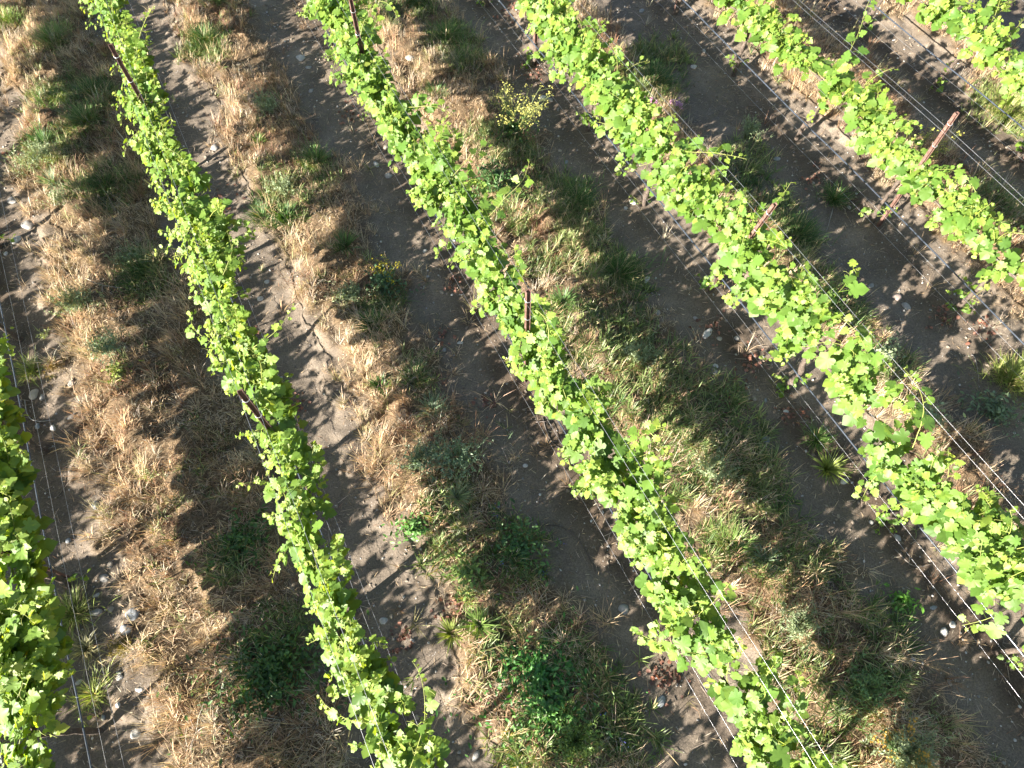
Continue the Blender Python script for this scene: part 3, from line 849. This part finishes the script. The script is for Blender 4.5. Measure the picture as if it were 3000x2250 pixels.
def weed(kind, u, v, rpx, label, col=None):
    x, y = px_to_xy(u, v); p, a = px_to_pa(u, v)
    r = rpx / FPX * math.hypot(H, math.hypot(x, y))
    z = gz(p, a) - 0.004
    mb = MB()
    p0, p1, p2 = R.uniform(0, 6.28, 3)

    def disk(n, s=1.0):                                           # ragged patch, thinning outwards
        q = ang(n)
        edge = 0.75 + 0.22 * np.sin(2 * q + p0) + 0.18 * np.sin(3 * q + p1) + 0.12 * np.sin(5 * q + p2)
        rr = np.abs(R.normal(0, 0.62, n)) * r * s * edge * 1.15
        return np.stack([rr * np.cos(q), rr * np.sin(q), np.zeros(n)], 1)
    if kind == 'grass_tuft':                                      # arching narrow blades
        n = int(90 + 7000 * r * r)
        b = disk(n, 0.85); az = np.arctan2(b[:, 1], b[:, 0]) + R.normal(0, 0.9, n)
        c = np.array(col or (0.085, 0.155, 0.035)) * R.uniform(0.6, 1.7, (n, 1))
        st = R.random(n) < 0.15; c[st] = np.array([0.42, 0.34, 0.18]) * R.uniform(0.7, 1.2, (st.sum(), 1))
        add_blades(mb, b, np.minimum(R.uniform(0.5, 1.2, n) * r * 0.9 + 0.07, 0.27), az, R.uniform(0.1, 1.0, n), R.uniform(0.004, 0.008, n), R.uniform(0.3, 1.2, n), c, 0, 3)
        cat = 'grass tuft'
    elif kind == 'rosette_plant':                                  # flat star of strap leaves
        n = int(46 + r * 260); az = ang(n)
        b = np.stack([np.cos(az), np.sin(az), np.zeros(n)], 1) * R.uniform(0, 0.12, (n, 1)) * r
        c = np.array(col or (0.075, 0.14, 0.04)) * R.uniform(0.65, 1.45, (n, 1))
        add_blades(mb, b, R.uniform(0.6, 1.15, n) * r * 1.1 + 0.04, az, R.uniform(0.1, 0.95, n), R.uniform(0.010, 0.017, n), R.uniform(0.3, 0.9, n), c, 0, 3)
        cat = 'weed'
    elif kind == 'broadleaf_plant':                                    # many short stems set with small leaves
        n = int(130 + 6200 * r * r)
        b = disk(n); hh = R.uniform(0.04, 0.19, n) * (0.35 + 1.0 * fbm(b[:, 0] * 9 + u, b[:, 1] * 9 + v, 5, 2))
        c = np.array(col or (0.08, 0.17, 0.04)) * R.uniform(0.6, 1.7, (n, 1))
        q = ang(n)
        add_leaves(mb, b + UP * hh[:, None], np.stack([np.cos(q), np.sin(q), R.uniform(-0.3, 0.7, n)], 1), UP + R.normal(0, 0.5, (n, 3)), R.uniform(0.022, 0.07, n), c, LANCE * np.array([1, 1.5]), 0, 0.2, 0.3)
        m = n // 5
        add_blades(mb, b[:m], hh[:m] + 0.03, ang(m), R.uniform(0, 0.5, m), np.full(m, 0.0035), R.uniform(0, 0.4, m), c[:m] * 1.2, 0, 2)
        cat = 'weed'
    elif kind == 'feathery_plant':                                     # pale feathery upright stems
        n = int(60 + 2600 * r * r)
        b = disk(n, 0.9); az = np.arctan2(b[:, 1], b[:, 0]) + R.normal(0, 0.6, n)
        c = np.array(col or (0.20, 0.25, 0.14)) * R.uniform(0.65, 1.35, (n, 1))
        L = np.minimum(R.uniform(0.4, 1.1, n) * r * 0.9 + 0.08, 0.27)
        add_blades(mb, b, L, az, R.uniform(0.0, 0.45, n), np.full(n, 0.0045), R.uniform(0, 0.5, n), c, 0, 3)
        k = np.repeat(np.arange(n), 6); f = R.uniform(0.25, 1.0, len(k))
        dirn = np.stack([np.cos(az) * 0.35, np.sin(az) * 0.35, np.full(n, 0.9)], 1)
        q = ang(len(k))
        add_leaves(mb, b[k] + dirn[k] * (L[k] * f)[:, None], np.stack([np.cos(q), np.sin(q), R.uniform(0.2, 1.2, len(k))], 1), UP + R.normal(0, 0.6, (len(k), 3)), R.uniform(0.018, 0.04, len(k)), c[k], LANCE, 0, 0.2, 0.2)
        cat = 'weed'
    elif kind == 'moss_cushion':                                  # low yellowish cushion of fine needles
        n = int(260 + 30000 * r * r)
        b = disk(n); b[:, 2] = 0.03 * (1 - (np.hypot(b[:, 0], b[:, 1]) / r) ** 2)
        c = np.array(col or (0.20, 0.16, 0.04)) * R.uniform(0.5, 1.4, (n, 1))
        add_blades(mb, b, R.uniform(0.015, 0.045, n), ang(n), R.uniform(0, 1.0, n), R.uniform(0.003, 0.006, n), R.uniform(0, 0.6, n), c, 0, 2)
        cat = 'weed'
    else:                                                         # spindly_plant: a few thin branched stems
        n = 9
        b = disk(n, 0.3); az = ang(n)
        c = np.array(col or (0.24, 0.27, 0.13)) * R.uniform(0.8, 1.3, (n, 1))
        add_blades(mb, b, R.uniform(0.7, 1.4, n) * r * 1.3, az, R.uniform(0.1, 0.6, n), np.full(n, 0.006), R.uniform(0, 0.5, n), c, 0, 3, 0.4)
        m = 50; k = R.integers(0, n, m); q = ang(m)
        dirn = np.stack([np.cos(az) * 0.5, np.sin(az) * 0.5, np.full(n, 0.8)], 1)
        add_leaves(mb, b[k] + dirn[k] * (r * R.uniform(0.2, 1.2, m))[:, None], np.stack([np.cos(q), np.sin(q), R.uniform(0, 1, m)], 1), UP + R.normal(0, 0.6, (m, 3)), R.uniform(0.03, 0.06, m), c[k], LANCE, 0, 0.2, 0.2)
        cat = 'weed'
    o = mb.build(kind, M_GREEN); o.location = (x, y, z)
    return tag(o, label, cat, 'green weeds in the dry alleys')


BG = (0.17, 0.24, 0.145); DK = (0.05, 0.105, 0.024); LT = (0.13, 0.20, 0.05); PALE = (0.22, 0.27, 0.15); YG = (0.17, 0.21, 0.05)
WEEDS = [
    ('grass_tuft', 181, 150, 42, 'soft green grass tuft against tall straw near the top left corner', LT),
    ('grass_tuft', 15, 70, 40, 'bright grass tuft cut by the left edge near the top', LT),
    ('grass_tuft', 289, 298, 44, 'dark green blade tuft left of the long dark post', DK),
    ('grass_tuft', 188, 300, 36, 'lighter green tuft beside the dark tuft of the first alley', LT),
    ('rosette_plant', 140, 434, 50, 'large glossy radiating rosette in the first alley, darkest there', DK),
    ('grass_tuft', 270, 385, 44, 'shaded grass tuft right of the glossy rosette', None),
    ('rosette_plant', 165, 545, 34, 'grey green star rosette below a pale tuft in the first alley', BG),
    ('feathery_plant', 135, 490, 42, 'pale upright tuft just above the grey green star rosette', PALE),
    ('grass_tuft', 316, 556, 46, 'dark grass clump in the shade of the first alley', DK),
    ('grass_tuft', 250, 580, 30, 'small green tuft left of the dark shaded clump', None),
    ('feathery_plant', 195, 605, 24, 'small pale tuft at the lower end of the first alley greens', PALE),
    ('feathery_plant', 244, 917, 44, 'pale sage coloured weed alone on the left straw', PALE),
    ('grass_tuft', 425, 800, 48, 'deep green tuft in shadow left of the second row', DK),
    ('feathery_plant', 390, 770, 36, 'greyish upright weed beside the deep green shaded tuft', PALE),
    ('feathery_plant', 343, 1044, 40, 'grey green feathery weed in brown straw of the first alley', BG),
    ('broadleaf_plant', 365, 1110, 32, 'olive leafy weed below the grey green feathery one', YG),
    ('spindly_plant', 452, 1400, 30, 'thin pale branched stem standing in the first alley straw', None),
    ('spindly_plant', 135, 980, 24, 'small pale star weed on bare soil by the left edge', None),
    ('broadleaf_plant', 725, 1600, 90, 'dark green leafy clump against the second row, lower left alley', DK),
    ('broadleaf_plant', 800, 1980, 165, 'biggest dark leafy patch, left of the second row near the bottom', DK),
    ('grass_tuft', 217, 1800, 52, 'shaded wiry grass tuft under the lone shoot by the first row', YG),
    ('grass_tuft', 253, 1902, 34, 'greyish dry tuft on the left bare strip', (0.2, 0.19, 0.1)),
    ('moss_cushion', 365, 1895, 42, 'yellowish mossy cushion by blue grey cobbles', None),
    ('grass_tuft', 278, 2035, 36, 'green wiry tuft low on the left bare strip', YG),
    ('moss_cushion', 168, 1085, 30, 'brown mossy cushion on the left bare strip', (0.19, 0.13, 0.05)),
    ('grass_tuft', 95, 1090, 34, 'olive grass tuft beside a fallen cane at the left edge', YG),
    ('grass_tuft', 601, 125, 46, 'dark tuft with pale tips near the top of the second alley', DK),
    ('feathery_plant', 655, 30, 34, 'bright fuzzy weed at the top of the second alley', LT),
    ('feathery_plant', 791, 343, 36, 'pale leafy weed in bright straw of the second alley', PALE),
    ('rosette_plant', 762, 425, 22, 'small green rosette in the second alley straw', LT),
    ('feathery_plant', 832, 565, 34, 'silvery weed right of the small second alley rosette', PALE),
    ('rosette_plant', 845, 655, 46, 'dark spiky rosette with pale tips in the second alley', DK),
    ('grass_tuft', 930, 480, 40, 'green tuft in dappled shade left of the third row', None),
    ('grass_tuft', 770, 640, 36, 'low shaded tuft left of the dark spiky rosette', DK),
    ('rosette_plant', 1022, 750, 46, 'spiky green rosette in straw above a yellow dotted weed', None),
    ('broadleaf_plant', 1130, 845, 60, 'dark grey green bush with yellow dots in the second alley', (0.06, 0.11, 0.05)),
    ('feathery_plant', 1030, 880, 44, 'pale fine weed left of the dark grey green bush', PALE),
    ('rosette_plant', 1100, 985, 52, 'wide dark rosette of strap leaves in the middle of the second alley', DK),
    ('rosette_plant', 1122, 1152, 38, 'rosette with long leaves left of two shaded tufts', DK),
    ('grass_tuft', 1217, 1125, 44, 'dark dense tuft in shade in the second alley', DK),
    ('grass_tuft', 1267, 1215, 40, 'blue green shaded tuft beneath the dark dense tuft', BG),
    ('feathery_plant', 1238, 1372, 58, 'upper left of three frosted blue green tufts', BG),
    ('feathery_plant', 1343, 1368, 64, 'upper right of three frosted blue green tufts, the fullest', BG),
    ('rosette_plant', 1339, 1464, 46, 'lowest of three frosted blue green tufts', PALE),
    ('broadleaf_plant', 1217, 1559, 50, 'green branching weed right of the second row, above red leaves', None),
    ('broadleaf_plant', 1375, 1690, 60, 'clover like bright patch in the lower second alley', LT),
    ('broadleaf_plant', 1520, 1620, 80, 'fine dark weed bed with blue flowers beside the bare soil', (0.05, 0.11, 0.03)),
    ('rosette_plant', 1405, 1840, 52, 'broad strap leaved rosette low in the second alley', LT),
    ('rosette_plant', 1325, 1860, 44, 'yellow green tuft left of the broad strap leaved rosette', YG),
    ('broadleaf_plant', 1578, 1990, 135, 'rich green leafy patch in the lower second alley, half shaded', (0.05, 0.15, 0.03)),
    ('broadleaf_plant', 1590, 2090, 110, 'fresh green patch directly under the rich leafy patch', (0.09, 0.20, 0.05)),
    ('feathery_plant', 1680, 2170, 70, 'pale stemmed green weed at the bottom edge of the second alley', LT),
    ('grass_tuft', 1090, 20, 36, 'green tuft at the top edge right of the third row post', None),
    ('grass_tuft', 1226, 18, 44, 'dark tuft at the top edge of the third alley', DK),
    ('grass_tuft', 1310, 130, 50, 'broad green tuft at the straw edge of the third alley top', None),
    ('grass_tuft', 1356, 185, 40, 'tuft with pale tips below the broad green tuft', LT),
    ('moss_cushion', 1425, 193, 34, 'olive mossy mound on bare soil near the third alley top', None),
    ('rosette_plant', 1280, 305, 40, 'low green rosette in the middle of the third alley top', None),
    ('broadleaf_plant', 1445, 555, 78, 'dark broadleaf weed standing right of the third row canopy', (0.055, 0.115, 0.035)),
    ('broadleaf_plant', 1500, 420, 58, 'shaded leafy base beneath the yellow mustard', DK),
    ('grass_tuft', 1690, 600, 52, 'dark grass clump at the soil edge of the third alley', DK),
    ('grass_tuft', 1810, 805, 72, 'thick dark grass clump in shade beside the white oval stone', DK),
    ('rosette_plant', 1646, 908, 50, 'spiky rosette right of the third row post', None),
    ('feathery_plant', 2085, 1385, 52, 'silver green bushy tuft at the edge of the third alley mat', PALE),
    ('feathery_plant', 1870, 1060, 44, 'pale frosted tuft in the middle of the third alley mat', PALE),
    ('grass_tuft', 2130, 1600, 56, 'spiky olive tuft in lit straw right of the third row', LT),
    ('rosette_plant', 2230, 1650, 44, 'dark frosted rosette beside the spiky olive tuft', BG),
    ('feathery_plant', 2320, 1840, 56, 'pale lacy weed in brown straw of the lower third alley', PALE),
    ('feathery_plant', 2515, 2020, 60, 'light green thistly weed low in the third alley', (0.15, 0.24, 0.09)),
    ('feathery_plant', 2633, 2210, 90, 'large grey green bush with orange flowers at the bottom edge', PALE),
    ('rosette_plant', 2420, 1378, 50, 'long leaved green rosette alone on the bare fourth strip', YG),
    ('grass_tuft', 2389, 1292, 34, 'small grass tuft above the rosette on the fourth strip', None),
    ('broadleaf_plant', 2637, 1762, 36, 'round bright green weed on bare soil at the lower right', (0.09, 0.2, 0.03)),
    ('grass_tuft', 1905, 258, 66, 'shaded tall green grass right of the upper fourth row', DK),
    ('feathery_plant', 2194, 393, 30, 'small green weed on shaded soil between fourth and fifth rows', None),
    ('grass_tuft', 2443, 585, 36, 'green tuft on dark soil left of the tall bare post', DK),
    ('grass_tuft', 2330, 690, 60, 'dark grass clump below the rusty punched post', DK),
    ('broadleaf_plant', 2410, 900, 60, 'sunlit broadleaf weed right of the fourth row middle', LT),
    ('broadleaf_plant', 2580, 1055, 40, 'small pale leafy weed under the right hand upper wires', PALE),
    ('grass_tuft', 2958, 1112, 60, 'shaded grass tuft at the right edge, halfway down', YG),
    ('broadleaf_plant', 2690, 1240, 50, 'pale scalloped weed in shade right of the fourth row', PALE),
    ('broadleaf_plant', 2900, 1210, 60, 'grey broad leaves on dark soil near the right edge', (0.1, 0.14, 0.08)),
    ('grass_tuft', 2940, 330, 60, 'yellow green grass beneath the top right row', YG),
]
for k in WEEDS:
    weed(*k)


def flower_plant(name, u, v, hgt, spread, nst, colf, colst, label, cat, fsize):
    x, y = px_to_xy(u, v); p, a = px_to_pa(u, v)
    root = empty(name, x, y, gz(p, a), label, cat)
    ms, mf, ml = MB(), MB(), MB()
    for _ in range(nst):
        az = ang(1)[0]
        d = np.array([math.cos(az) * spread, math.sin(az) * spread, 1.0])
        pts = grow((R.normal(0, 0.02), R.normal(0, 0.02), 0), d, hgt * R.uniform(0.6, 1.1), 8, 0.08, 0.0, R)
        c = np.array(colst) * R.uniform(0.8, 1.2)
        add_tube(ms, pts, np.linspace(0.004, 0.0018, 9), 4, c, 0, cap=False)
        for q in range(7 if nst > 1 else 2):
            i = R.integers(4, 9)
            br = grow(pts[i], unit(pts[i] - pts[i - 1]) + R.normal(0, 0.5, 3), hgt * R.uniform(0.1, 0.3), 4, 0.1, 0.0, R)
            add_tube(ms, br, 0.0015, 3, c, 0, cap=False)
            m = 4; b = br[-1] + R.normal(0, 0.016, (m, 3))
            add_leaves(mf, b, R.normal(0, 1, (m, 3)) * np.array([1, 1, 0.2]), UP + R.normal(0, 0.35, (m, 3)), np.full(m, fsize) * R.uniform(0.7, 1.2, m), np.array(colf) * R.uniform(0.8, 1.2, (m, 1)), SMALL * np.array([1, 1.1]), 0, 0.2, 0.2)
        m = 8; k = R.integers(0, 6, m); q = ang(m)
        add_leaves(ml, pts[k], np.stack([np.cos(q), np.sin(q), R.uniform(0, 0.5, m)], 1), UP + R.normal(0, 0.4, (m, 3)), R.uniform(0.03, 0.08, m), np.array([0.09, 0.16, 0.05]) * R.uniform(0.7, 1.3, (m, 1)), LANCE, 0, 0.2, 0.3)
    ms.build('stems', M_GREEN, root); ml.build('leaves', M_GREEN, root); mf.build('petals', M_PETAL, root)


flower_plant('mustard_plant', 1505, 400, 0.62, 0.55, 26, (0.46, 0.43, 0.12), (0.22, 0.26, 0.09), 'tall mustard plant crowded with yellow flower heads beside the bare soil', 'flowering plant', 0.017)
flower_plant('mustard_plant', 2650, 500, 0.55, 0.65, 16, (0.50, 0.48, 0.10), (0.20, 0.25, 0.08), 'thin yellow budded plant spreading right of the tall bare post', 'flowering plant', 0.014)
flower_plant('mustard_plant', 1140, 820, 0.22, 0.7, 8, (0.55, 0.45, 0.03), (0.10, 0.15, 0.06), 'low plant dotted yellow on the dark grey green bush', 'flowering plant', 0.014)
flower_plant('mustard_plant', 2600, 2190, 0.30, 0.8, 9, (0.50, 0.30, 0.06), (0.16, 0.2, 0.09), 'orange flowered stems in the grey green bush at the bottom edge', 'flowering plant', 0.018)
flower_plant('pink_flower', 1890, 332, 0.18, 0.6, 4, (0.50, 0.24, 0.42), (0.12, 0.17, 0.07), 'small plant with pink flowers right of the fourth row, left of two', 'flowering plant', 0.022)
flower_plant('pink_flower', 1972, 328, 0.18, 0.6, 4, (0.50, 0.26, 0.44), (0.12, 0.17, 0.07), 'small plant with pink flowers under the upper wires, right of two', 'flowering plant', 0.020)
for u, v, lab in [(1625, 1600, 'single blue cornflower at the soil edge, highest of the lower alley'), (1580, 1684, 'blue cornflower in the fine dark weed bed, right of its pair'), (1463, 1682, 'blue cornflower beside the clover like patch'),
                  (1782, 2097, 'blue cornflower above another near the bottom edge'), (1810, 2167, 'blue cornflower lowest, near the bottom edge'), (1440, 1484, 'violet cornflower right of the three frosted tufts'),
                  (1464, 1508, 'blue cornflower just below the violet one')]:
    flower_plant('cornflower', u, v + 8, 0.20, 0.2, 1, (0.12, 0.12, 0.40), (0.14, 0.19, 0.09), lab, 'flower', 0.008)

# ------------------------------------------------------------------ loose canes
CANES = [((23, 1066), (100, 1120), (0.30, 0.22, 0.12), 'tan fallen cane crossing the wires at the left edge'),
         ((70, 1170), (160, 1228), (0.30, 0.29, 0.27), 'pale curved stick on shaded soil right of the leftmost row'),
         ((1579, 1540), (1746, 1680), (0.10, 0.08, 0.07), 'long dark cane along the straw edge of the lower second alley'),
         ((1316, 1205), (1461, 1195), (0.20, 0.17, 0.14), 'thin straight twig lying across soil left of the third row'),
         ((1590, 1225), (1650, 1320), (0.16, 0.14, 0.13), 'grey pruned cane in a heap under the third row, upper one'),
         ((1570, 1240), (1640, 1300), (0.12, 0.10, 0.09), 'dark pruned cane in a heap under the third row, lower one'),
         ((2845, 1040), (2868, 1122), (0.26, 0.25, 0.24), 'grey bent stick on dark soil near the right edge'),
         ((2620, 1610), (2730, 1650), (0.18, 0.16, 0.14), 'curved twig on dark soil at the lower right'),
         ((900, 120), (945, 142), (0.28, 0.25, 0.22), 'pale curved twig beside the large white stone'),
         ((2440, 610), (2420, 680), (0.30, 0.28, 0.25), 'pale upright stick on soil beneath the green tuft by the tall post'),
         ((1120, 2060), (1200, 2150), (0.13, 0.11, 0.10), 'dark cane among twigs right of the second row at the bottom'),
         ((215, 1900), (240, 1820), (0.13, 0.12, 0.11), 'dark stick leaning under the wires of the leftmost row'),
         ((275, 842), (370, 857), (0.42, 0.38, 0.32), 'bleached white stalk lying in the first alley straw'),
         ((160, 1460), (190, 1360), (0.20, 0.16, 0.12), 'brown twig pointing up the left bare strip')]
for (u1, v1), (u2, v2), c, lab in CANES:
    p1, a1 = px_to_pa(u1, v1); p2, a2 = px_to_pa(u2, v2)
    t = np.linspace(0, 1, 11); bow = R.normal(0, 0.05) * np.sin(t * np.pi)
    pp = p1 + (p2 - p1) * t + bow * np.sign(a2 - a1); aa = a1 + (a2 - a1) * t - bow
    P3 = pts3(pp, aa, 0.0) + UP * (0.008 + 0.015 * np.sin(t * np.pi) * R.random())[:, None]
    if 'first alley straw' in lab: P3[:, 2] += 0.06
    mb = MB(); add_tube(mb, P3, np.linspace(0.0055, 0.003, 11), 6, c, 0, 0.2)
    tag(mb.build('pruned_cane', M_TWIG, None, True, P3[5]), lab, 'cane', 'loose canes and sticks on the ground')

# ------------------------------------------------------------------ light, sky, camera
w = bpy.data.worlds.new('World'); SC.world = w; w.use_nodes = True
nt = w.node_tree; bg = nt.nodes['Background']
sky = nt.nodes.new('ShaderNodeTexSky'); sky.sky_type = 'NISHITA'; sky.sun_disc = False
sky.sun_elevation = SUN_EL; sky.sun_rotation = math.atan2(SUN[0], SUN[1]); sky.air_density = 1.0; sky.dust_density = 1.0
nt.links.new(sky.outputs[0], bg.inputs['Color']); bg.inputs['Strength'].default_value = 0.05
sl = bpy.data.lights.new('sun', 'SUN'); sl.energy = 5.0; sl.angle = math.radians(0.53); sl.color = (1.0, 0.93, 0.82)
so = bpy.data.objects.new('sun', sl); COL.objects.link(so)
so.rotation_euler = Vector(SUN).to_track_quat('Z', 'Y').to_euler(); so.location = (-10, -10, 12)

cd = bpy.data.cameras.new('camera'); cam = bpy.data.objects.new('camera', cd); COL.objects.link(cam)
cam.location = (0, 0, H); cam.rotation_euler = (TILT, 0, 0)
cd.sensor_width = 36; cd.lens = 36 * FPX / 3000; cd.clip_end = 2000; cd.clip_start = 0.05
SC.camera = cam
vs = SC.view_settings; vs.view_transform = 'Standard'; vs.look = 'None'; vs.gamma = 1; vs.exposure = 2.65
SC.cycles.max_bounces = 6; SC.cycles.transmission_bounces = 4; SC.cycles.diffuse_bounces = 3
